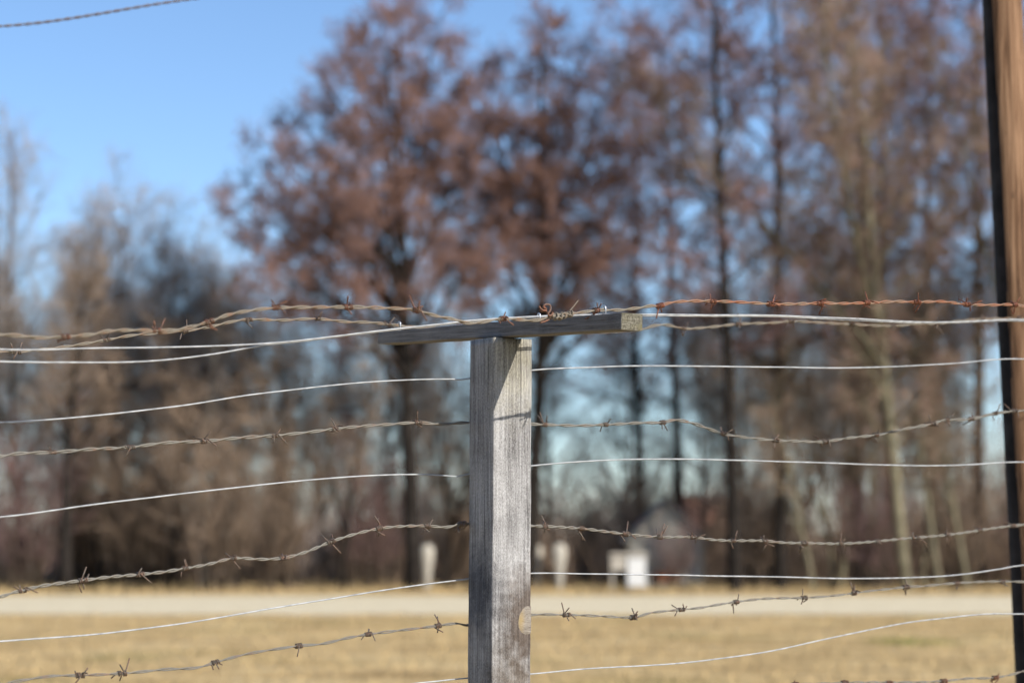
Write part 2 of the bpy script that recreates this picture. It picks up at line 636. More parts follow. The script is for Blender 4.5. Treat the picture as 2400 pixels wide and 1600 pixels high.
def barbed_wire(px_pts, n, barbs, label, strand_mat, barb_mat, pitch=0.085, rad=0.00165, seed=1, right_mat=None, split=None, left=1.6, right=3.2, dl=0.0, dr=0.0):
    r = random.Random(seed)
    P = resample(wire_path(px_pts, n, left, right, dl, dr), 0.006)
    P = [p + Vector((0, 0, 0.0016 * noise.noise((i * 0.05, seed * 7.3, 0)))) + N * (0.002 * noise.noise((i * 0.03, seed * 3.1, 5))) for i, p in enumerate(P)]
    ss = [0.0]
    for i in range(1, len(P)): ss.append(ss[-1] + (P[i] - P[i - 1]).length)
    mid = min(range(len(P)), key=lambda i: (P[i].xy - (CORNER + N * n).xy).length)
    root = empty('barbed_wire', P[mid])
    tag(root, label, 'barbed wire', 'barbed fence wires')
    rows = []
    jit = [r.uniform(0, 50) for _ in range(2)]
    for k in range(2):
        row = []
        for i, p in enumerate(P):
            t = (P[min(i + 1, len(P) - 1)] - P[max(i - 1, 0)]).normalized()
            b1 = t.cross(Vector((0, 0, 1))).normalized(); b2 = b1.cross(t)
            ph = 2 * math.pi * (ss[i] / pitch + 0.18 * noise.noise((ss[i] * 6, seed, 0))) + math.pi * k
            hr = rad * (1.08 + 0.45 * max(0, noise.noise((ss[i] * 9, jit[0], 3))))
            row.append(p + (b1 * math.cos(ph) + b2 * math.sin(ph)) * hr - P[mid])
        rows.append(row)
    for k in range(2):
        if split is None:
            v, f = tube(rows[k], rad, 6)
            mesh_ob('strand', v, f, strand_mat, root)
        else:
            c = min(range(len(P)), key=lambda i: (P[i] - on_plane(split[0], split[1], n)).length)
            v, f = tube(rows[k][:c + 1], rad, 6)
            mesh_ob('strand', v, f, strand_mat, root)
            v, f = tube(rows[k][c - 1:], rad * 0.98, 6)
            tag(mesh_ob('strand', v, f, right_mat, root), 'orange rusted length of the wire')
    # barbs where the picture shows them, and on along the wire past both edges of the picture
    spots = [(px, on_plane(px, py, n)) for (px, py) in barbs]
    spots += [(0, P[0] + U * (0.12 + 0.15 * k)) for k in range(int(left / 0.15) - 1)] + [(2400, P[-1] - U * (0.12 + 0.15 * k)) for k in range(int(right / 0.15) - 1)]
    for px, q in spots:
        # a barb takes its place along the wire from its spot and its height from the wire
        i = min(range(2, len(P) - 2), key=lambda j: abs((P[j] - q).dot(U)))
        t = (P[i + 1] - P[i - 1]).normalized()
        b1 = t.cross(Vector((0, 0, 1))).normalized(); b2 = b1.cross(t)
        roll = r.uniform(0, 2 * math.pi)
        y = b1 * math.cos(roll) + b2 * math.sin(roll)
        zz = t.cross(y)
        sgn = r.choice((-1, 1))
        sc = r.uniform(0.85, 1.12)
        o = bpy.data.objects.new('barb', BARBS[r.randrange(len(BARBS))])
        COL.objects.link(o)
        o.parent = root
        mw = Matrix((t * sgn, y, zz * sgn)).transposed().to_4x4()
        mw.translation = P[i] - P[mid]
        o.matrix_basis = mw @ Matrix.Scale(sc, 4)
        o.material_slots[0].link = 'OBJECT'
        o.material_slots[0].material = barb_mat[1] if (len(barb_mat) > 1 and split and px > split[0]) else barb_mat[0]
    return root, P


GREY = (0.27, 0.245, 0.19)
steel_grey = steel_material('grey_steel', (0.185, 0.172, 0.142), (0.20, 0.10, 0.055), 0.56, 0.74)
steel_tan = steel_material('tan_steel', (0.20, 0.17, 0.125), (0.24, 0.115, 0.055), 0.52, 0.70)
steel_rust = steel_material('rusty_steel', (0.23, 0.17, 0.115), (0.28, 0.095, 0.04), 0.36, 0.60)
barb_dark = steel_material('dark_barb_steel', (0.12, 0.10, 0.078), (0.17, 0.085, 0.05), 0.42, 0.66, 120)
barb_brown = steel_material('brown_barb_steel', (0.12, 0.075, 0.05), (0.19, 0.07, 0.035), 0.36, 0.60, 120)
barb_rust = steel_material('rust_barb_steel', (0.12, 0.05, 0.03), (0.24, 0.075, 0.032), 0.36, 0.60, 120)

BACK = -PW - 0.004
X = lambda xs, f: [f([(x, y)])[0] for x, y in xs]

t1_pts = (z1([(0, 360), (120, 368), (180, 375), (300, 370), (420, 362), (500, 345), (600, 340), (720, 343), (820, 338), (960, 300), (1050, 268), (1150, 250), (1265, 238), (1450, 235), (1600, 233), (1750, 237), (1900, 245), (2000, 275), (2100, 295)])
          + z7([(760, 303), (860, 300), (960, 280), (1050, 272), (1150, 278), (1250, 284), (1320, 275), (1400, 248), (1480, 238), (1560, 233), (1640, 222), (1700, 211), (1780, 207), (1900, 206), (2040, 190), (2130, 175)])
          + z2([(670, 230), (740, 213), (920, 205), (1060, 212), (1190, 222), (1300, 220), (1410, 215), (1520, 218), (1630, 215), (1750, 210), (1860, 212), (1980, 208), (2090, 222), (2200, 225), (2300, 222), (2352, 228)]))
t1_barbs = (z1([(300, 370), (720, 343), (965, 300), (1265, 238), (1600, 233), (1910, 245)]) + z7([(1030, 272), (1720, 208)])
            + z2([(680, 230), (920, 205), (1195, 222), (1410, 215), (1635, 215), (1860, 212), (2090, 222), (2305, 222)]))
T1N = 0.314
t1, t1P = barbed_wire(t1_pts, T1N, t1_barbs, 'topmost barbed wire on the near end of the crossarm, orange rust beyond the post', steel_tan, [barb_brown, barb_rust],
                      pitch=0.075, seed=3, right_mat=steel_rust, split=(1535, 718), dl=0.05, dr=0.05)

# splice and curled end on that wire above the post
sp = []
A, B = on_plane(*z6([(735, 545)])[0], T1N), on_plane(*z6([(1075, 492)])[0], T1N)
ax = (B - A).normalized(); b1 = ax.cross(Vector((0, 0, 1))).normalized(); b2 = b1.cross(ax)
for ph, turns, r0, x0, x1 in ((0.0, 4.5, 0.0052, 0.0, 0.9), (1.7, 3.2, 0.0060, 0.25, 1.0), (3.4, 2.6, 0.0046, 0.1, 0.6)):
    path = []
    m = int(turns * 12)
    for i in range(m + 1):
        w = i / m
        a = ph + 2 * math.pi * turns * w
        rr = r0 * (1 + 0.25 * math.sin(5 * w + ph))
        path.append(A.lerp(B, x0 + (x1 - x0) * w) + (b1 * math.cos(a) + b2 * math.sin(a)) * rr)
    sp.append(tube(path, 0.0014, 6))
for pts in ([(1050, 520), (1000, 500), (900, 480)], [(890, 560), (840, 540), (800, 560)], [(1140, 290), (1080, 370), (1010, 452)]):
    sp.append(tube(resample([on_plane(*p, T1N + 0.006) for p in z6(pts)], 0.004), 0.0011, 6))
v, f = join(sp)
org = t1.location
o = mesh_ob('splice', [p - org for p in v], f, steel_tan, t1)
tag(o, 'wire windings of a splice lying on the crossarm')
hook = resample([on_plane(*p, T1N + 0.004 * k / 10) for k, p in enumerate(z6([(545, 375), (575, 415), (610, 440), (655, 430), (640, 400), (612, 395), (628, 358), (668, 345), (708, 362), (722, 405), (708, 452), (680, 492), (720, 520), (760, 470)]))], 0.0025)
v, f = tube([p - org for p in hook], 0.0019, 8)
hook2 = resample([on_plane(*p, T1N - 0.003) for p in z6([(550, 425), (580, 455), (625, 445), (660, 455), (690, 505), (730, 545), (650, 600), (560, 625)])], 0.0025)
v2, f2 = tube([p - org for p in hook2], 0.0017, 8)
v, f = join([(v, f), (v2, f2)])
tag(mesh_ob('curled_end', v, f, barb_brown, t1), 'dark rusty curled wire end')

t2_pts = (z1([(0, 440), (80, 440), (160, 432), (300, 415), (400, 400), (490, 385), (600, 365), (700, 355), (850, 343), (960, 325), (1060, 303), (1140, 292), (1300, 295), (1450, 290), (1600, 302), (1700, 305), (1800, 315), (1840, 319)])
          + [(1000, 768), (1200, 776), (1400, 779)]
          + z2([(605, 335), (650, 320), (710, 315), (790, 333), (900, 328), (1050, 313), (1200, 305), (1290, 298), (1400, 305), (1550, 313), (1740, 322), (1870, 310), (1950, 310), (2050, 298), (2170, 288), (2352, 290)]))
t2_barbs = z1([(80, 440), (490, 385), (855, 343), (1140, 292), (1460, 290), (1780, 313)]) + z2([(785, 333), (1045, 313), (1285, 298), (1555, 313), (1745, 322), (1950, 310), (2165, 288), (2330, 290)])
barbed_wire(t2_pts, -0.437, t2_barbs, 'barbed wire stapled to the far end of the crossarm, passing behind its lichen-covered end', steel_tan, [barb_dark], pitch=0.09, seed=5, dl=0.05)

wa = z1([(0, 428), (400, 425), (700, 420), (1000, 413), (1250, 400), (1400, 386), (1735, 343), (2050, 310)]) + z7([(750, 290), (1000, 271), (1280, 256), (1600, 245)]) + z2([(605, 268), (900, 270), (1200, 273), (1500, 284), (1750, 297), (2000, 303), (2352, 291)])
wb = z1([(0, 485), (300, 488), (600, 485), (800, 472), (1000, 448), (1200, 412), (1400, 390), (1735, 347), (2050, 313)]) + z7([(750, 295), (1000, 275), (1280, 261), (1600, 250)]) + z2([(605, 275), (900, 276), (1200, 277), (1500, 292), (1750, 304), (2000, 307), (2352, 300)])
smooth_wire(wa, 0.100, 'straight upper one of the two white wires laid over the crossarm')
smooth_wire(wb, 0.092, 'lower one of the two white wires over the crossarm, dipping at its outer end', dl=0.02)

w1 = z1([(0, 763), (400, 735), (800, 692), (1200, 630), (1600, 587), (1880, 567), (2080, 565), (2110, 569), (2155, 562)]) + z2([(92, 525), (300, 512), (600, 505), (1000, 507), (1400, 513), (1700, 510), (2000, 495), (2352, 472)])
w2 = z3([(0, 218), (400, 165), (800, 115), (1200, 70), (1600, 33), (1900, 22), (2040, 27), (2100, 32), (2150, 22)]) + z2([(88, 962), (300, 945), (600, 932), (900, 933), (1300, 945), (1700, 958), (2000, 962), (2352, 945)])
w3 = z3([(0, 788), (400, 758), (800, 712), (1200, 645), (1600, 580), (1900, 533), (2100, 508), (2150, 502)]) + z4([(82, 476), (400, 480), (800, 485), (1200, 492), (1600, 500), (1900, 493), (2100, 478), (2250, 455), (2352, 437)])
w4 = z3([(0, 1250), (1000, 1090), (1900, 981), (2000, 972), (2145, 957)]) + z4([(80, 938), (300, 917), (600, 900), (900, 875), (1200, 830), (1500, 765), (1800, 705), (2000, 680), (2200, 662), (2352, 662)])
smooth_wire(w1, BACK, 'white wire behind the post just below the crossarm, above the grey barbed wire', dl=0.03)
smooth_wire(w2, BACK, 'white wire passing behind the middle of the post, between two grey barbed wires', dl=0.1)
smooth_wire(w3, BACK, 'white wire behind the post at the height of the track and wood edge', dl=0.05)
smooth_wire(w4, BACK, 'lowest white wire, climbing steeply across the meadow towards the tall pole', dl=0.1)

b1p = (z1([(0, 920), (80, 908), (240, 900), (420, 885), (600, 877), (760, 857), (940, 850), (1100, 833), (1260, 823), (1400, 808), (1540, 793), (1700, 778), (1800, 772), (1920, 766), (2020, 771), (2155, 763)])
       + z2([(90, 770), (150, 773), (300, 777), (430, 772), (560, 765), (690, 762), (750, 750), (830, 765), (960, 812), (1080, 832), (1210, 848), (1300, 852), (1430, 853), (1530, 838), (1680, 820), (1800, 795), (1930, 770), (1980, 755), (2100, 748), (2220, 722), (2352, 710)]))
b1b = z1([(240, 900), (600, 877), (945, 850), (1265, 823), (1545, 793), (1925, 766)]) + z2([(150, 773), (430, 772), (695, 760), (965, 812), (1210, 848), (1435, 853), (1675, 820), (1930, 770), (2000, 752), (2110, 748), (2220, 722), (2310, 712)])
barbed_wire(b1p, BACK, b1b, 'uppermost grey barbed wire behind the post, kinked downward right of it', steel_grey, [barb_dark], pitch=0.085, seed=8, dl=0.06, dr=0.1)

b2p = (z3([(0, 583), (60, 565), (120, 552), (180, 538), (380, 510), (500, 492), (640, 480), (740, 470), (850, 452), (960, 433), (1070, 408), (1200, 410), (1300, 403), (1400, 378), (1520, 330), (1620, 298), (1740, 270), (1840, 260), (1960, 258), (2050, 263), (2110, 250), (2150, 248)])
       + z4([(85, 258), (150, 260), (320, 270), (420, 283), (520, 295), (680, 308), (830, 308), (920, 320), (1015, 325), (1160, 325), (1250, 335), (1350, 338), (1520, 340), (1680, 328), (1840, 313), (2000, 300), (2150, 278), (2352, 252)]))
b2b = z3([(110, 552), (380, 510), (640, 480), (850, 452), (1070, 408), (1305, 403), (1520, 330), (1740, 270), (1960, 258), (2120, 250)]) + z4([(150, 260), (320, 270), (520, 295), (680, 308), (830, 308), (1015, 325), (1165, 325), (1345, 338), (1515, 340), (1680, 328), (1845, 313), (2000, 300), (2150, 278), (2300, 258)])
barbed_wire(b2p, BACK, b2b, 'tightly twisted grey barbed wire sagging across the dark wood edge', steel_grey, [barb_dark], pitch=0.055, seed=12, dl=0.12, dr=0.12)

b3p = (z3([(0, 990), (50, 978), (120, 965), (240, 948), (370, 945), (560, 935), (760, 918), (900, 910), (990, 885), (1080, 860), (1200, 835), (1370, 808), (1480, 800), (1600, 772), (1690, 755), (1800, 742), (1900, 732), (2000, 720), (2100, 708), (2147, 716)])
       + z4([(80, 668), (250, 667), (400, 672), (560, 680), (640, 658), (780, 643), (870, 635), (940, 622), (1030, 607), (1150, 592), (1340, 587), (1480, 577), (1570, 567), (1700, 550), (1810, 537), (1900, 533), (2040, 520), (2150, 515), (2250, 515), (2352, 517)]))
b3b = z3([(370, 945), (565, 935), (990, 885), (1365, 808), (1690, 755), (2015, 718)]) + z4([(250, 667), (555, 680), (780, 643), (1030, 607), (1340, 587), (1570, 567), (1810, 537), (2040, 520), (2250, 515)])
barbed_wire(b3p, BACK, b3b, 'loosely twisted barbed wire crossing the dry meadow and the pale track', steel_grey, [barb_dark], pitch=0.095, rad=0.0014, seed=15, dl=0.1)

b4p = z3([(0, 1250), (1000, 1120), (2150, 1065)]) + z4([(400, 1035), (900, 1005), (1300, 985), (1540, 978), (1720, 975), (1980, 970), (2100, 958), (2220, 955), (2300, 940), (2352, 925)])
b4b = z4([(1060, 1000), (1300, 985), (1530, 976), (1725, 975), (1980, 970), (2220, 955)])
barbed_wire(b4p, BACK, b4b, 'lowest barbed wire, seen only at the bottom edge beside the tall pole', steel_grey, [barb_brown], pitch=0.095, rad=0.0014, seed=19, dl=0.1, dr=0.1)

# ------------------------------------------------------------------ tall round pole and the twisted cable
PY = 6.7
PR = 0.057
e0, e1 = at_depth(2301, 0, PY), at_depth(2383, 1600, PY)
e0.x += PR; e1.x += PR
pd = (e0 - e1).normalized()
pbase = e1 - pd * (e1.z / pd.z)
pole = empty('wooden_pole', pbase)
tag(pole, 'tall round brown wooden pole with shade painted into its left side, leaning beyond the fence', 'pole')
pm = Mat('pole_wood', 0.85, 0.2)
pg = pm.noise(1.0, 5, 0.65, 0.5, pm.coords('Object', (150, 150, 4.0)))
pb = pm.noise(1.0, 3, 0.6, 0.6, pm.coords('Object', (45, 45, 2.0)))
pk = pm.noise(1.0, 2, 0.5, 0.3, pm.coords('Object', (40, 40, 9)))
pt = pm.math('ADD', pm.math('MULTIPLY', pg, 0.55), pm.math('MULTIPLY', pb, 0.45))
pc = pm.ramp(pt, [(0.37, (0.04, 0.02, 0.011)), (0.47, (0.15, 0.082, 0.044)), (0.59, (0.28, 0.168, 0.096))])
pc = pm.mix(pm.ramp(pk, [(0.27, 0.85), (0.36, 0.0)]), pc, (0.04, 0.022, 0.012))
pm.color(pc).bump(pt, 0.8, 0.006)
V, Fc = [], []
NS, NR = 160, 56
PH = 5.2
for i in range(NS + 1):
    h = -0.3 + (PH + 0.3) * i / NS
    for k in range(NR):
        a = 2 * math.pi * k / NR
        q = Vector((math.cos(a) * 1.6, math.sin(a) * 1.6, h * 1.1))
        q2 = Vector((math.cos(a) * 7, math.sin(a) * 7, h * 2.0))
        rr = (PR * 1.05 - 0.0016 * h) * (1 + 0.035 * noise.noise(q) + 0.03 * noise.noise(q2))
        # a drying split runs up the pole
        sp_a = math.pi * 1.235 + 0.10 * noise.noise((h * 1.3, 5, 0)) + 0.05 * noise.noise((h * 6, 1, 0))
        da = abs((a - sp_a + math.pi) % (2 * math.pi) - math.pi)
        rr -= 0.010 * max(0.0, 1 - da / 0.16)
        V.append(Vector((rr * math.cos(a), rr * math.sin(a), 0)) + pd * (h / pd.z))
for i in range(NS):
    for k in range(NR):
        k2 = (k + 1) % NR
        Fc.append((i * NR + k, i * NR + k2, (i + 1) * NR + k2, (i + 1) * NR + k))
Fc.append(tuple(NS * NR + k for k in range(NR)))
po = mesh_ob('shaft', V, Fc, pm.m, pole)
po.data.materials.append(plain('pole_painted_shade', (0.022, 0.02, 0.02), 0.8, 0.6, 14.0, 0.15))  # near-black colour stands in for shade on the side turned from the sun
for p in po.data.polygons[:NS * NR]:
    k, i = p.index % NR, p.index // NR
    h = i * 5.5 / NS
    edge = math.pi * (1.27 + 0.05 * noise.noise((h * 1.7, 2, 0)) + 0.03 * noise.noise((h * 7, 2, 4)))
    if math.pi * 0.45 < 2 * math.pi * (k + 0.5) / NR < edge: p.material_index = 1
# the hook that carries the cable
cable_end = at_depth(2375, -262, PY - PR - 0.06)
ctr = pbase + pd * ((cable_end.z - pbase.z) / pd.z)
dirn = (Vector((cable_end.x, cable_end.y, ctr.z)) - ctr).normalized()
hk = [ctr + dirn * (PR * 0.8), ctr + dirn * (PR + 0.05)]
for k in range(9):
    a = math.pi * 1.5 * k / 8
    hk.append(ctr + dirn * (PR + 0.05 + 0.018 * math.sin(a)) + Vector((0, 0, 0.018 - 0.018 * math.cos(a))))
v, f = tube([p - pbase for p in hk], 0.006, 8)
mesh_ob('cable_hook', v, f, zinc.m, pole)

cab = steel_material('cable_steel', (0.17, 0.15, 0.16), (0.16, 0.09, 0.07), 0.55, 0.75)
ca, cb = at_depth(0, 62, 6.55), at_depth(450, -2, 6.55)
cpts = [ca + (ca - cb) * 1.6 + Vector((0, 0, 0.12)), ca, cb, cb.lerp(hk[-1], 0.5) + Vector((0, 0, -0.02)), hk[6]]
P = resample(cpts, 0.008)
croot = empty('overhead_cable', P[-1])
tag(croot, 'dark twisted cable running up across the clear blue sky', 'cable')
for k in range(2):
    row = []
    s = 0
    for i, p in enumerate(P):
        t = (P[min(i + 1, len(P) - 1)] - P[max(i - 1, 0)]).normalized()
        c1 = t.cross(Vector((0, 0, 1))).normalized(); c2 = c1.cross(t)
        if i: s += (P[i] - P[i - 1]).length
        a = 2 * math.pi * s / 0.055 + math.pi * k
        row.append(p + (c1 * math.cos(a) + c2 * math.sin(a)) * 0.0022 - P[-1])
    v, f = tube(row, 0.0021, 6)
    mesh_ob('strand', v, f, cab, croot)

# ------------------------------------------------------------------ trees
def leafy(name, col, var=0.35):
    m = bpy.data.materials.new(name)
    m.use_nodes = True
    nt = m.node_tree
    nt.nodes.remove(nt.nodes['Principled BSDF'])
    d = nt.nodes.new('ShaderNodeBsdfDiffuse')
    tc = nt.nodes.new('ShaderNodeTexCoord')
    n = nt.nodes.new('ShaderNodeTexNoise')
    n.inputs['Scale'].default_value = 1.1
    n.inputs['Detail'].default_value = 1.0
    r = nt.nodes.new('ShaderNodeValToRGB')
    r.color_ramp.elements[0].position = 0.3
    r.color_ramp.elements[1].position = 0.7
    r.color_ramp.elements[0].color = (*[v * (1 - var) for v in col], 1)
    r.color_ramp.elements[1].color = (*[v * (1 + var) for v in col], 1)
    nt.links.new(tc.outputs['Object'], n.inputs['Vector'])
    nt.links.new(n.outputs['Fac'], r.inputs['Fac'])
    nt.links.new(r.outputs['Color'], d.inputs['Color'])
    nt.links.new(d.outputs[0], nt.nodes['Material Output'].inputs['Surface'])
    return m


bark_dark = plain('dark_bark', (0.026, 0.022, 0.019), 0.95, 0.5, 4.0, 0.0)
bark_brown = plain('brown_bark', (0.09, 0.068, 0.05), 0.95, 0.5, 4.0)
bark_lichen = plain('lichen_bark', (0.17, 0.15, 0.098), 0.95, 0.45, 2.5)
bark_pale = plain('pale_bark', (0.36, 0.32, 0.26), 0.95, 0.4, 3.0)
twig_brown = leafy('brown_twigs', (0.28, 0.205, 0.148))
twig_red = leafy('reddish_twigs', (0.225, 0.145, 0.135))
twig_grey = leafy('greyish_twigs', (0.34, 0.285, 0.245))
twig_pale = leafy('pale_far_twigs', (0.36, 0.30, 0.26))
catkin_red = leafy('rusty_catkins', (0.25, 0.14, 0.10))
catkin_dull = leafy('dull_catkins', (0.24, 0.145, 0.13))


class Grow:
    """a leafless tree as tapered pieces: thick ones for the trunk and limbs, thin ones for the crown's twigs"""
    def __init__(self, seed):
        self.r = random.Random(seed)
        self.thick, self.thin, self.tips = [], [], []

    def branch(self, p, d, L, r0, r1, nseg, wander, lift, keep=None):
        pts = [p.copy()]
        rad = [r0]
        d = d.normalized()
        for i in range(nseg):
            d = (d + Vector((self.r.gauss(0, wander), self.r.gauss(0, wander), self.r.gauss(0, wander) + lift))).normalized()
            p = p + d * (L / nseg)
            pts.append(p.copy())
            rad.append(r0 + (r1 - r0) * (i + 1) / nseg)
        return pts, rad

    def at(self, pts, rad, t):
        x = t * (len(pts) - 1)
        i = min(int(x), len(pts) - 2)
        w = x - i
        return pts[i].lerp(pts[i + 1], w), (pts[i + 1] - pts[i]).normalized(), rad[i] + (rad[i + 1] - rad[i]) * w

    def side(self, d, ang, az):
        a = d.orthogonal().normalized()
        b = d.cross(a)
        return d * math.cos(ang) + (a * math.cos(az) + b * math.sin(az)) * math.sin(ang)


def make_tree(seed, H, r0, crown0, reach, nl=26, nb=7, nt=9, lean=(0, 0), angle=60, lift1=0.06, twig=0.55, forks=0, droop=0.0, prof=None, wander=0.035, bias=None, rt=0.0085, limbs=(), limb_n=14, limb_reach=1.6):
    """H height, crown0 lowest limb as a share of H, reach the longest limb, prof(t) limb length along the crown, bias a world direction in which limbs grow longer"""
    g = Grow(seed)
    r = g.r
    trunks = []
    pts, rad = g.branch(Vector((0, 0, -0.15)), Vector((lean[0], lean[1], 1)), H, r0, r0 * 0.10, 16, wander, 0.05)
    trunks.append((pts, rad, 1.0))
    g.thick.append((pts, rad, 8))
    for k in range(forks):
        q, d, rr = g.at(pts, rad, r.uniform(0.14, 0.42))
        d2 = g.side(d, R(r.uniform(16, 30)), r.uniform(0, 6.28))
        L = H * r.uniform(0.55, 0.75)
        fp, fr = g.branch(q, d2, L, rr * 0.75, rr * 0.08, 12, wander * 1.3, 0.07)
        trunks.append((fp, fr, 0.75))
        g.thick.append((fp, fr, 7))
    for (u, dx, dy, dz) in limbs:
        # big limbs that carry the crown: they leave the trunk steeply and arch outwards to where their tips are
        q, d, rr = g.at(pts, rad, u)
        tip = Vector((dx, dy, dz))
        c = q.lerp(tip, 0.45) + Vector((0, 0, 0.16 * (tip - q).length))
        lp, lr = [], []
        for k in range(11):
            t = k / 10
            p_ = q * (1 - t) ** 2 + c * 2 * t * (1 - t) + tip * t * t
            if 0 < k: p_ = p_ + Vector((r.gauss(0, 0.07), r.gauss(0, 0.07), r.gauss(0, 0.07)))
            lp.append(p_); lr.append(rr * 0.62 * (1 - t) + 0.012 * t)
        g.thick.append((lp, lr, 7))
        trunks.append((lp, lr, -1.0))
    prof = prof or (lambda t: (0.55 + 1.1 * t) if t < 0.4 else 1.0 - 0.85 * (t - 0.4) / 0.6)
    az = r.uniform(0, 6.28)
    for (tp, tr, share) in trunks:
        m = int(nl * share) if share > 0 else limb_n
        for i in range(m):
            t = (i + r.random()) / m
            u = crown0 + (1 - crown0) * t * 0.97
            if share < 1: u = 0.2 + 0.78 * t
            if share < 0: u = 0.25 + 0.74 * t
            q, d, rr = g.at(tp, tr, u)
            az += 2.4 + r.uniform(-0.4, 0.4)
            L = reach * prof(t) * r.uniform(0.7, 1.1) * (0.7 if share < 1 else 1)
            d2 = g.side(d, R(angle - 22 * t + r.uniform(-10, 10)), az)
            if share < 0:
                L = limb_reach * r.uniform(0.6, 1.1) * (1.0 - 0.35 * t)
                d2 = g.side(d, R(r.uniform(38, 70)), az)
                d2.z *= 0.75
            elif bias is not None:
                L *= 1 + 0.45 * d2.dot(bias)
            L = max(L, 0.35)
            lp, lr = g.branch(q, d2, L, max(rr * 0.42, 0.012), 0.008, 7, 0.10, lift1 - droop * 0.5)
            g.thick.append((lp, lr, 5))
            mb = max(2, int(nb * L / (reach if share > 0 else limb_reach) + 1.5))
            for j in range(mb):
                tb = 0.22 + 0.78 * (j + r.random()) / mb
                bq, bd, br = g.at(lp, lr, min(tb, 0.99))
                bl = L * 0.42 * r.uniform(0.6, 1.15) * (1.15 - 0.5 * tb)
                bdir = g.side(bd, R(r.uniform(30, 62)), r.uniform(0, 6.28))
                bdir.z *= 0.7
                bp, brr = g.branch(bq, bdir, max(bl, 0.25), max(br * 0.6, 0.011), 0.006, 4, 0.13, 0.03 - droop)
                g.thin.append((bp, brr, 3))
                for k in range(nt):
                    tt = 0.15 + 0.85 * (k + r.random()) / nt
                    tq, td, _ = g.at(bp, brr, min(tt, 0.99))
                    tdir = g.side(td, R(r.uniform(22, 65)), r.uniform(0, 6.28))
                    tl = twig * r.uniform(0.45, 1.2)
                    wp, wr = g.branch(tq, tdir, tl, rt, rt * 0.6, 2, 0.16, 0.04 - droop)
                    g.thin.append((wp, wr, 3))
                    g.tips.append((wp, tl))
    return g


def pieces_mesh(name, items, mat, parent):
    """all tapered pieces of a tree's limbs, or of its twigs, as one mesh"""
    co, quads = [], []
    base = 0
    for pts, rad, sides in items:
        n = len(pts)
        P = np.array([tuple(p) for p in pts])
        T = np.gradient(P, axis=0)
        T /= np.linalg.norm(T, axis=1)[:, None] + 1e-9
        ref = np.array([0, 0, 1.0]) if abs(T[0, 2]) < 0.8 else np.array([1.0, 0, 0])
        A = np.cross(T, ref)
        A /= np.linalg.norm(A, axis=1)[:, None] + 1e-9
        B = np.cross(T, A)
        w = 2 * np.pi * np.arange(sides) / sides
        ring = A[:, None, :] * np.cos(w)[None, :, None] + B[:, None, :] * np.sin(w)[None, :, None]
        co.append((P[:, None, :] + ring * np.array(rad)[:, None, None]).reshape(-1, 3))
        i = np.arange(n - 1)[:, None] * sides
        k = np.arange(sides)[None, :]
        k2 = (k + 1) % sides
        q = np.stack([i + k, i + k2, i + sides + k2, i + sides + k], -1).reshape(-1, 4) + base
        quads.append(q)
        base += n * sides
    return np_mesh(name, np.concatenate(co), quads=np.concatenate(quads), mat=mat, parent=parent, smooth=True)


def catkin_mesh(name, tips, per, size, mat, parent, seed):
    """small spindle-shaped cones and catkins hung along the twig ends"""
    g = np.random.default_rng(seed)
    pos = []
    for wp, tl in tips:
        for _ in range(per):
            t = g.random() ** 0.6
            x = t * (len(wp) - 1)
            i = min(int(x), len(wp) - 2)
            pos.append(wp[i].lerp(wp[i + 1], x - i)[:])
    pos = np.array(pos) + g.normal(0, 0.05, (len(pos), 3))
    n = len(pos)
    d = g.normal(0, 1, (n, 3)); d[:, 2] -= 0.5
    d /= np.linalg.norm(d, axis=1)[:, None]
    a = np.cross(d, [0.3, 0.5, 0.81]); a /= np.linalg.norm(a, axis=1)[:, None] + 1e-9
    b = np.cross(d, a)
    L = size * (0.6 + 0.8 * g.random(n))[:, None]
    W = L * 0.30
    c = [pos - d * L * 0.5, pos + d * L * 0.5]
    for k in range(3):
        w = 2 * np.pi * k / 3
        c.append(pos + (a * math.cos(w) + b * math.sin(w)) * W)
    co = np.stack(c, 1).reshape(-1, 3)
    base = np.arange(n)[:, None] * 5
    f = np.array([[0, 3, 2], [0, 4, 3], [0, 2, 4], [1, 2, 3], [1, 3, 4], [1, 4, 2]])
    tris = (base[:, :, None] + f[None]).reshape(-1, 3)
    return np_mesh(name, co, tris=tris, mat=mat, parent=parent)


TRI = [0]


def tree(name, px, dist, label, g, bark, twigs, catkins=None, per=2, size=0.075, group=None, rz=0.0, cat='tree'):
    p = at_depth(px, 1240, dist)
    root = empty(name, (p.x, p.y, 0), rz)
    tag(root, label, cat, group)
    pieces_mesh('trunk', g.thick, bark, root)
    crown = pieces_mesh('crown', g.thin, twigs, root)
    if catkins:
        catkin_mesh('catkins', g.tips, per, size, catkins, crown, len(label))
    return root


def copy_tree(src, px, dist, label, group, rz, sc=1.0, name=None):
    p = at_depth(px, 1240, dist)
    root = empty(name or src.name.split('.')[0], (p.x, p.y, 0), rz)
    root.scale = (sc, sc, sc)
    tag(root, label, src['category'], group)
    for ch in src.children:
        c = ch.copy(); COL.objects.link(c); c.parent = root
        for s in ch.children:
            d = s.copy(); COL.objects.link(d); d.parent = c
    return root


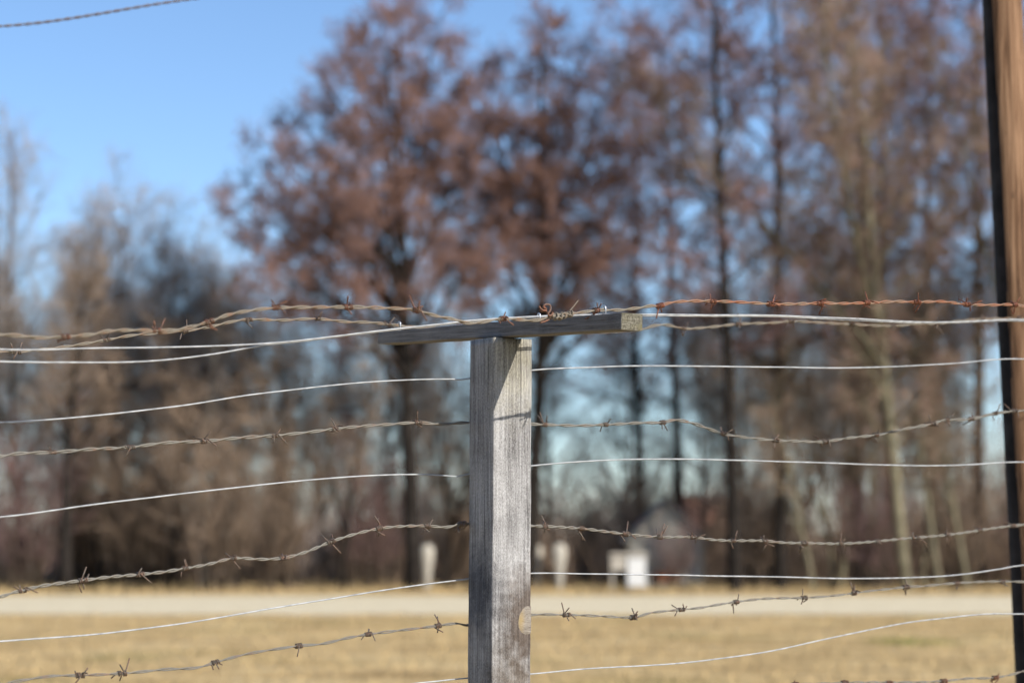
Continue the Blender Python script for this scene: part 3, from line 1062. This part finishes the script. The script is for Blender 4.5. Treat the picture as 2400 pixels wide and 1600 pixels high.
LEFT, RIGHTV = Vector((-1, 0, 0)), Vector((1, 0, 0))
GA = 'reddish alders at the wood edge'
up_ = lambda t: 1.0 - 0.55 * t
dome = lambda t: (0.62 + 1.09 * t) if t < 0.35 else 1.0 - 0.88 * ((t - 0.35) / 0.65) ** 0.9
full = lambda t: (0.7 + 0.6 * t) if t < 0.5 else 1.0 - 0.75 * ((t - 0.5) / 0.5) ** 1.2
tall = lambda t: 0.75 + 0.5 * t if t < 0.5 else 1.0 - 0.8 * ((t - 0.5) / 0.5) ** 1.5
LIMBS_A = [(0.40, -4.3, -0.7, 9.1), (0.38, -4.2, 0.8, 8.2), (0.36, -3.6, -1.6, 7.4), (0.44, -3.7, 1.4, 10.0), (0.45, -3.4, -1.0, 10.4), (0.50, -2.8, 0.6, 11.3), (0.52, -2.2, -1.0, 12.0),
           (0.56, -1.5, 0.6, 13.0), (0.55, -0.7, -1.2, 13.4), (0.52, 1.2, 0.6, 12.6), (0.50, 1.9, -0.6, 11.2), (0.42, 2.4, 0.6, 9.6), (0.38, 1.8, -1.2, 7.9), (0.46, -1.4, -2.6, 9.8),
           (0.46, 0.4, 2.6, 10.8), (0.62, 0.6, 0.4, 13.9), (0.33, -2.6, 0.4, 6.6), (0.40, -2.4, 2.2, 9.0)]
LIMBS_B = [(0.40, 2.4, -0.4, 9.0), (0.44, 2.3, 1.0, 10.6), (0.50, 1.9, -0.9, 12.0), (0.56, 1.5, 0.4, 13.3), (0.44, -1.8, -1.0, 10.4), (0.50, -1.2, 1.4, 12.3), (0.52, -1.0, -0.8, 11.6), (0.38, 1.3, -2.2, 8.4),
           (0.60, 0.5, 0.2, 13.8), (0.37, -2.0, 0.8, 8.0), (0.36, 2.4, 1.0, 7.3), (0.45, 0.2, 2.4, 10.2), (0.46, 0.6, -2.0, 11.0)]
alder_a = tree('alder_tree', 972, 57, 'broad rusty-crowned alder left of the post, its crown sloping into open sky',
               make_tree(11, 14.3, 0.21, 0.55, 1.7, nl=16, nb=6, nt=8, angle=62, lift1=0.03, prof=up_, wander=0.03, limbs=LIMBS_A, limb_n=12, limb_reach=1.45), bark_dark, twig_red, catkin_red, per=4, size=0.07, group=GA)
alder_b = tree('alder_tree', 1235, 58.5, 'dense rusty-crowned alder whose dark trunk rises right behind the post',
               make_tree(23, 13.8, 0.21, 0.50, 1.7, nl=16, nb=6, nt=8, angle=62, lift1=0.03, prof=up_, lean=(0.01, 0), wander=0.03, limbs=LIMBS_B, limb_n=12, limb_reach=1.4), bark_dark, twig_red, catkin_red, per=4, size=0.07, group=GA)
alder_c = tree('alder_tree', 1722, 56, 'tall slim alder, the nearer of two straight dark trunks right of the post',
               make_tree(37, 17.8, 0.175, 0.30, 3.5, nl=34, nb=9, nt=10, angle=64, lift1=0.0, prof=tall, wander=0.015), bark_dark, twig_red, catkin_dull, per=3, size=0.08, group=GA)
alder_d = tree('alder_tree', 1828, 58, 'tall slim alder, the second of two straight dark trunks, nearer the tall pole',
               make_tree(41, 17.6, 0.17, 0.30, 3.3, nl=32, nb=9, nt=10, angle=62, lift1=0.0, prof=tall, wander=0.018), bark_dark, twig_red, catkin_red, per=2, size=0.08, group=GA)
ash_e = tree('lichen_tree', 2125, 57, 'forked tree with yellow-green lichened trunk between the dark alders and the pole',
             make_tree(53, 15.8, 0.15, 0.20, 2.9, nl=36, nb=8, nt=10, angle=48, forks=3, lift1=0.06, wander=0.075, prof=tall), bark_lichen, twig_brown, catkin_dull, per=1, size=0.08, group=GA)
copy_tree(alder_c, 2290, 61, 'slim reddish alder standing just behind the tall brown pole', GA, 2.1, 1.0)
copy_tree(alder_d, 2010, 64, 'rusty alder half hidden behind the lichened forked tree', GA, 1.3, 1.0)
copy_tree(alder_d, 1500, 67, 'slim alder between the rusty crown over the post and the dark trunks', GA, 4.0, 0.86)
copy_tree(alder_c, 2085, 67, 'slim alder standing back behind the forked lichened tree', GA, 5.1, 1.05)
copy_tree(alder_c, 1590, 68, 'slim alder standing back left of the two straight dark trunks', GA, 0.9, 0.9)
copy_tree(alder_d, 2190, 66, 'slim alder standing back between the forked lichened tree and the tall pole', GA, 3.3, 1.05)
copy_tree(ash_e, 2480, 58, 'lichened tree just beyond the tall pole', GA, 1.0, 1.0)
copy_tree(ash_e, 1965, 60, 'lichened tree between the second straight dark alder and the forked one', GA, 2.6, 0.72)

GL = 'grey-brown trees of the thinner wood'
up = lambda t: 0.9 - 0.5 * t
thin_a = tree('bare_tree', 55, 60, 'fine-twigged grey-brown tree with upright branches at the picture edge below the cable',
              make_tree(61, 10.9, 0.11, 0.14, 4.0, nl=40, nb=9, nt=8, angle=50, lift1=0.09, forks=3, prof=up, twig=0.8, wander=0.04, rt=0.006), bark_brown, twig_grey, None, group=GL)
thin_b = tree('bare_tree', 262, 61, 'pointed greyish tree with a purple tinge at the foot of the open sky',
              make_tree(67, 10.0, 0.11, 0.13, 3.3, nl=40, nb=9, nt=8, angle=60, lift1=0.07, prof=up, twig=0.6, forks=1, rt=0.006), bark_brown, twig_grey, catkin_dull, per=1, size=0.05, group=GL)
copy_tree(thin_b, 425, 63, 'low dark rounded tree in the gap beside the broad rusty alder', GL, 2.0, 0.88)
copy_tree(thin_a, 150, 63, 'greyish bare tree between the upright fine-twigged one and the pointed one', GL, 3.3, 0.82)
copy_tree(thin_a, -70, 61, 'fine-twigged bare tree half cut by the picture edge', GL, 4.9, 0.92)
copy_tree(thin_b, 560, 66, 'small bare tree under the outer boughs of the broad rusty alder', GL, 4.4, 0.80)
copy_tree(thin_a, 760, 68, 'bare tree seen through the boughs of the broad rusty alder', GL, 5.2, 0.74)
copy_tree(thin_a, 1060, 70, 'bare tree standing back behind the crossarm and the broad rusty alder', GL, 0.4, 0.74)
copy_tree(thin_a, 1960, 72, 'bare greyish tree deep in the wood behind the lichened trunks', GL, 2.4, 0.85)
copy_tree(thin_b, 340, 72, 'bare tree deep in the wood behind the pointed greyish one', GL, 5.0, 0.85)
for px, d, rz, sc, lab in ((880, 65, 2.3, 0.76, 'low bare tree just left of the broad rusty alder trunk'),
                           
                           (345, 62, 3.1, 0.86, 'bare tree filling the gap right of the pointed greyish one'),
                           (1290, 68, 2.2, 0.74, 'low bare tree just right of the post'), (1475, 69, 1.7, 0.74, 'low bare tree above the white box'), (1650, 70, 3.0, 0.82, 'low bare tree just left of the two straight dark trunks'),
                           (500, 64, 4.1, 0.8, 'low bare tree behind the thin pale leaning stem'), (1760, 66, 0.2, 0.82, 'low bare tree between the two straight dark trunks'),
                           (1880, 66, 2.8, 0.82, 'low bare tree just right of the second straight dark trunk')):
    copy_tree(thin_b if int(px / 10) % 2 else thin_a, px, d, lab, GL, rz, sc)
dark_trunk = tree('bare_tree', 155, 56.5, 'thick dark straight trunk low in the wood under the fine-twigged trees',
                  make_tree(71, 7.6, 0.17, 0.42, 2.4, nl=22, nb=7, nt=9, angle=55, prof=up), bark_dark, twig_brown, None, group=GL)
pale = tree('bare_tree', 480, 58, 'thin pale leaning stem in front of the brown thicket',
            make_tree(79, 7.4, 0.07, 0.45, 1.3, nl=14, nb=4, nt=6, lean=(-0.05, 0), angle=40, prof=up), bark_pale, twig_grey, None, group=GL)

young_l = tree('young_tree', 2205, 57.5, 'slim lichened young tree second from the tall pole',
               make_tree(83, 7.6, 0.075, 0.30, 1.5, nl=18, nb=5, nt=7, angle=44, forks=2, prof=up, wander=0.10), bark_lichen, twig_brown, None, group='young trees by the pole')
for px, d, rz, sc, lab in ((1905, 57, 1.0, 0.85, 'slim lichened young tree nearest the two straight dark trunks'), (1945, 59, 2.0, 1.0, 'slim lichened young tree second from the straight dark trunks'),
                           (2020, 58.5, 3.0, 0.95, 'slim lichened young tree midway between the dark trunks and the tall pole'), (2065, 60, 4.0, 1.1, 'slim lichened young tree just left of the forked lichened trunk'),
                           (2165, 59, 5.0, 0.9, 'slim lichened young tree just right of the forked lichened trunk'), (2270, 58, 0.3, 1.0, 'slim lichened young tree nearest the tall pole')):
    copy_tree(young_l, px, d, lab, young_l['group'], rz, sc)
young_d = tree('young_tree', 395, 58, 'slim dark young tree just left of the thin pale leaning stem',
               make_tree(89, 7.0, 0.085, 0.30, 1.6, nl=18, nb=5, nt=7, angle=46, forks=1, prof=up, wander=0.09), bark_dark, twig_brown, None, group='young trees in the thicket')
for px, d, rz, sc, lab in ((235, 59, 1.0, 0.9, 'slim dark young tree just right of the thick dark trunk'), (560, 57.5, 2.0, 0.95, 'slim dark young tree just right of the thin pale leaning stem'),
                           (690, 59, 3.0, 1.1, 'slim dark young tree below the outer boughs of the broad rusty alder'), (800, 58, 4.0, 0.9, 'slim dark young tree close left of the broad rusty alder trunk'),
                           (1040, 60, 5.0, 1.0, 'slim dark young tree between the broad rusty alder trunk and the post')):
    copy_tree(young_d, px, d, lab, young_d['group'], rz, sc)

# shrubs: many stems from one foot
def make_shrub(seed, H, stems, spread):
    g = Grow(seed)
    r = g.r
    for i in range(stems):
        az = r.uniform(0, 6.28)
        d = Vector((math.cos(az) * spread * r.random(), math.sin(az) * spread * r.random(), 1))
        L = H * r.uniform(0.55, 1.1)
        sp_, sr = g.branch(Vector((r.gauss(0, 0.25), r.gauss(0, 0.25), -0.05)), d, L, r.uniform(0.014, 0.035), 0.005, 6, 0.07, 0.02)
        g.thick.append((sp_, sr, 4))
        for j in range(7):
            t = 0.15 + 0.85 * (j + r.random()) / 7
            q, dd, rr = g.at(sp_, sr, min(t, 0.99))
            bp, br = g.branch(q, g.side(dd, R(r.uniform(20, 50)), r.uniform(0, 6.28)), L * 0.3 * r.uniform(0.5, 1.2), rr * 0.6, 0.004, 3, 0.12, 0.03)
            g.thin.append((bp, br, 3))
            for k in range(6):
                tt = 0.1 + 0.9 * (k + r.random()) / 6
                q2, d2, _ = g.at(bp, br, min(tt, 0.99))
                wp, wr = g.branch(q2, g.side(d2, R(r.uniform(20, 60)), r.uniform(0, 6.28)), r.uniform(0.15, 0.5), 0.006, 0.003, 2, 0.15, 0.03)
                g.thin.append((wp, wr, 3))
    return g


def shrub(px, dist, label, g, bark, twigs, group, rz=0):
    p = at_depth(px, 1240, dist)
    root = empty('bare_shrub', (p.x, p.y, 0), rz)
    tag(root, label, 'shrub', group)
    pieces_mesh('stems', g.thick, bark, root)
    pieces_mesh('twigs', g.thin, twigs, root)
    return root


GS = 'leafless shrubs along the wood edge'
sh1 = shrub(60, 57.5, 'tall reddish-brown shrub at the picture edge beside the thick dark trunk', make_shrub(5, 4.6, 42, 0.5), bark_brown, twig_red, GS)
sh2 = shrub(330, 59, 'brown leafless shrub between the thick dark trunk and the pale stem', make_shrub(6, 4.0, 46, 0.55), bark_brown, twig_brown, GS)
sh3 = shrub(660, 58, 'olive-brown leafless shrub below the broad rusty alder', make_shrub(7, 4.4, 46, 0.5), bark_brown, twig_brown, GS)
copy_tree(sh1, 860, 60, 'reddish shrub beside the foot of the broad rusty alder', GS, 1.0, 0.9)
copy_tree(sh2, 1080, 61, 'brown shrub hidden mostly behind the post', GS, 2.0, 0.85)
copy_tree(sh3, 1380, 62.5, 'low brown shrub between the pale round-topped posts and the white box', GS, 3.0, 0.5)
copy_tree(sh1, 1585, 58.4, 'low reddish shrub before the grey shed', GS, 3.9, 0.42)
copy_tree(sh2, 1790, 59, 'brown shrub at the feet of the two straight dark trunks', GS, 4.0, 0.75)
copy_tree(sh1, 2050, 58, 'reddish shrub at the foot of the lichened forked tree', GS, 5.0, 0.8)
copy_tree(sh3, 2250, 59, 'brown shrub low beside the tall pole', GS, 0.5, 0.85)
copy_tree(sh2, 510, 57, 'brown shrub around the thin pale leaning stem', GS, 0.7, 0.9)
copy_tree(sh3, 190, 60.5, 'dark shrub behind the thick dark trunk', GS, 2.7, 1.0)
copy_tree(sh1, 2420, 60, 'reddish shrub just beyond the tall pole', GS, 2.2, 0.9)
copy_tree(sh3, -120, 58, 'brown shrub cut by the picture edge under the lowest barbed wire', GS, 2.2, 1.0)

# the wood behind reads as one brown mass: stems and brush without end
def brush(name, n, y0, y1, hmin, hmax, rad, mat, label, seed, xw=34):
    g = np.random.default_rng(seed)
    y = y0 + (y1 - y0) * g.random(n)
    x = (g.random(n) * 2 - 1) * xw
    nz = np.array([noise.noise((a * 0.42, b * 0.12, seed)) + 0.5 * noise.noise((a * 1.3, b * 0.4, seed + 4)) for a, b in zip(x, y)])
    keep = g.random(n) < np.clip(0.55 + 1.3 * nz, 0.12, 1.0)
    x, y, nz = x[keep], y[keep], nz[keep]
    n = len(x)
    hmod = np.clip(0.8 + 0.9 * nz, 0.35, 1.6)
    h = (hmin + (hmax - hmin) * g.random(n) ** 1.6) * hmod
    z0 = g.random(n) ** 2 * h * 0.6
    L = h * (0.25 + 0.5 * g.random(n))
    lean = g.normal(0, 0.38, (n, 2))
    d = np.concatenate([lean, np.ones((n, 1))], 1)
    d /= np.linalg.norm(d, axis=1)[:, None]
    p0 = np.stack([x, y, z0], 1)
    p1 = p0 + d * L[:, None]
    r = (rad * (0.5 + g.random(n)))[:, None]
    a = np.cross(d, [0.2, 0.9, 0.1]); a /= np.linalg.norm(a, axis=1)[:, None]
    b = np.cross(d, a)
    c = []
    for k in range(3):
        w = 2 * np.pi * k / 3
        c.append(p0 + (a * math.cos(w) + b * math.sin(w)) * r)
    for k in range(3):
        w = 2 * np.pi * k / 3
        c.append(p1 + (a * math.cos(w) + b * math.sin(w)) * r * 0.4)
    co = np.stack(c, 1).reshape(-1, 3)
    f = np.array([[0, 1, 4, 3], [1, 2, 5, 4], [2, 0, 3, 5]])
    q = (np.arange(n)[:, None, None] * 6 + f[None]).reshape(-1, 4)
    o = np_mesh(name, co, quads=q, mat=mat, smooth=True)
    return tag(o, label, 'undergrowth', kind='stuff')


brush('undergrowth', 46000, 60, 80, 0.8, 4.2, 0.019, twig_brown, 'dense brown brush filling the wood behind the front trees', 2)
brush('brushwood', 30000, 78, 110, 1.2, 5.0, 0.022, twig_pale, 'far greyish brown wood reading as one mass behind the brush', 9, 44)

# ------------------------------------------------------------------ small things at the wood edge
pale_stone = plain('pale_stone', (0.40, 0.37, 0.31), 0.85, 0.15, 6)
def pale_post(px, py_top, py_bot, wpx, dist, label, k=1.0):
    t = at_depth(px, py_top, dist)
    w = wpx * dist / F_PX / 2
    H = t.z
    V, Fc = [], []
    prof = [(0.0, 0.42), (0.15, 0.46), (0.45, 0.66), (0.68, 0.95), (0.82, 1.0), (0.90, 0.93), (0.96, 0.70), (0.99, 0.38), (1.0, 0.04)]
    for s, q in prof:
        for j in range(20):
            a = 2 * math.pi * j / 20
            V.append((w * q * math.cos(a), w * 0.7 * q * math.sin(a), H * s))
    for i in range(len(prof) - 1):
        for j in range(20):
            j2 = (j + 1) % 20
            Fc.append((i * 20 + j, i * 20 + j2, (i + 1) * 20 + j2, (i + 1) * 20 + j))
    Fc.append(tuple((len(prof) - 1) * 20 + j for j in range(20)))
    o = mesh_ob('pale_marker', V, Fc, pale_stone)
    o.location = (t.x, t.y, 0)
    tag(o, label, 'marker', 'pale round-topped markers')


pale_post(1001, 1274, 1372, 33, 58.0, 'pale round-topped upright marker left of the post')
pale_post(1257, 1274, 1372, 30, 58.6, 'pale round-topped marker half hidden by the right edge of the post')
pale_post(1311, 1272, 1372, 34, 58.2, 'pale round-topped upright marker standing clear right of the post')


def box(x0, x1, y0, y1, z0, z1_):
    V = [(x0, y0, z0), (x1, y0, z0), (x1, y1, z0), (x0, y1, z0), (x0, y0, z1_), (x1, y0, z1_), (x1, y1, z1_), (x0, y1, z1_)]
    return [Vector(v) for v in V], [(0, 3, 2, 1), (4, 5, 6, 7), (0, 1, 5, 4), (1, 2, 6, 5), (2, 3, 7, 6), (3, 0, 4, 7)]


wpaint = plain('white_paint', (0.62, 0.62, 0.60), 0.6, 0.06, 4)
cream = plain('cream_board', (0.38, 0.345, 0.29), 0.8, 0.12, 4)
greyw = plain('grey_render', (0.33, 0.31, 0.265), 0.9, 0.15, 2)
slate = plain('slate_roof', (0.17, 0.165, 0.16), 0.8, 0.3, 3)
terra = plain('terracotta', (0.20, 0.105, 0.075), 0.85, 0.3, 3)
brickc = plain('red_brick', (0.30, 0.12, 0.065), 0.9, 0.3, 5)

# white box with a light board reaching out from its top
p = at_depth(1490, 1240, 57.0)
wb_ = empty('white_box', (p.x, p.y, 0))
tag(wb_, 'bright white upright box with a light board across its top, at the wood edge', 'box')
s = 57.0 / F_PX
v, f = join([box(-0.20, 0.22, -0.2, 0.2, 0.12, 0.80)]); mesh_ob('body', v, f, wpaint, wb_, smooth=False)
v, f = join([box(-0.62, 0.26, -0.24, 0.24, 0.82, 0.90)]); mesh_ob('top_board', v, f, cream, wb_, smooth=False)
v, f = join([box(-0.60, -0.24, -0.2, 0.2, 0.50, 0.80)]); mesh_ob('side_box', v, f, cream, wb_, smooth=False)
for lx in (-0.56, -0.16, 0.18):
    v, f = box(lx - 0.03, lx + 0.03, -0.18, -0.12, 0, 0.5 if lx < -0.3 else 0.12); mesh_ob('leg', v, f, cream, wb_, smooth=False)

# small grey gabled shed
D = 59.6
s = D / F_PX
p = at_depth(1562, 1240, D)
shed = empty('garden_shed', (p.x, p.y, 0))
tag(shed, 'small grey gabled shed among the trunks behind the white box', 'shed')
hw, he, hp = 88 * s, CAM_H + (1240 - 1262) * s, CAM_H + (1240 - 1178) * s
dp = 2.4
V = [(-hw, 0, 0), (hw, 0, 0), (hw, 0, he), (0, 0, hp), (-hw, 0, he), (-hw, dp, 0), (hw, dp, 0), (hw, dp, he), (0, dp, hp), (-hw, dp, he)]
mesh_ob('wall', V, [(0, 1, 2, 3, 4), (9, 8, 7, 6, 5), (0, 4, 9, 5), (1, 6, 7, 2)], greyw, shed, smooth=False)
rv, rf = [], []
for sx in (-1, 1):
    o = len(rv)
    ex, ez = sx * (hw + 0.16), he - 0.16 * (hp - he) / hw
    for y in (-0.15, dp + 0.15):
        rv += [(0, y, hp + 0.02), (ex, y, ez + 0.02), (ex, y, ez + 0.09), (0, y, hp + 0.10)]
    for q in ((0, 1, 2, 3), (7, 6, 5, 4), (0, 4, 5, 1), (1, 5, 6, 2), (2, 6, 7, 3)):
        rf.append(tuple(o + k for k in q))
mesh_ob('roof', rv, rf, slate, shed, smooth=False)
v, f = box(-0.34, 0.29, -0.03, 0.02, 0.16, 0.46); mesh_ob('brick_plinth', v, f, brickc, shed, smooth=False)
v, f = box(0.40, 0.72, -0.04, 0.02, 0.26, 0.54); w_ = mesh_ob('window', v, f, wpaint, shed, smooth=False)
v, f = box(0.44, 0.68, -0.05, -0.035, 0.30, 0.50); mesh_ob('pane', v, f, slate, w_, smooth=False)
v, f = box(-0.80, 0.80, -0.06, 0.02, 0.66, 0.86); mesh_ob('shelf_board', v, f, cream, shed, smooth=False)

# second shed with a terracotta roof, further back
D = 73.0
s = D / F_PX
p = at_depth(1672, 1240, D)
sh = empty('garden_shed', (p.x, p.y, 0), R(20))
tag(sh, 'far shed with a terracotta roof glimpsed beside the straight dark trunk', 'shed')
hw, he, hp, dp = 0.55, CAM_H + 0.10, CAM_H + 0.95, 1.2
V = [(-hw, 0, 0), (hw, 0, 0), (hw, 0, he), (-hw, 0, he), (-hw, dp, 0), (hw, dp, 0), (hw, dp, he), (-hw, dp, he), (-hw, dp / 2, hp), (hw, dp / 2, hp)]
mesh_ob('wall', V, [(0, 1, 2, 3), (5, 4, 7, 6), (0, 3, 8, 7, 4), (1, 5, 6, 9, 2)], plain('brown_wall', (0.22, 0.15, 0.12), 0.9, 0.3, 3), sh, smooth=False)
rv = [(-hw - .15, -0.15, he - .18), (hw + .15, -0.15, he - .18), (hw + .15, dp / 2, hp + .03), (-hw - .15, dp / 2, hp + .03), (hw + .15, dp + .15, he - .18), (-hw - .15, dp + .15, he - .18)]
rv2 = [(x, y, z + 0.07) for x, y, z in rv]
mesh_ob('roof', rv + rv2, [(0, 1, 2, 3), (3, 2, 4, 5), (6, 9, 8, 7), (9, 11, 10, 8), (0, 6, 7, 1), (5, 4, 10, 11), (0, 3, 9, 6), (3, 5, 11, 9), (1, 7, 8, 2), (2, 8, 10, 4)], terra, sh, smooth=False)
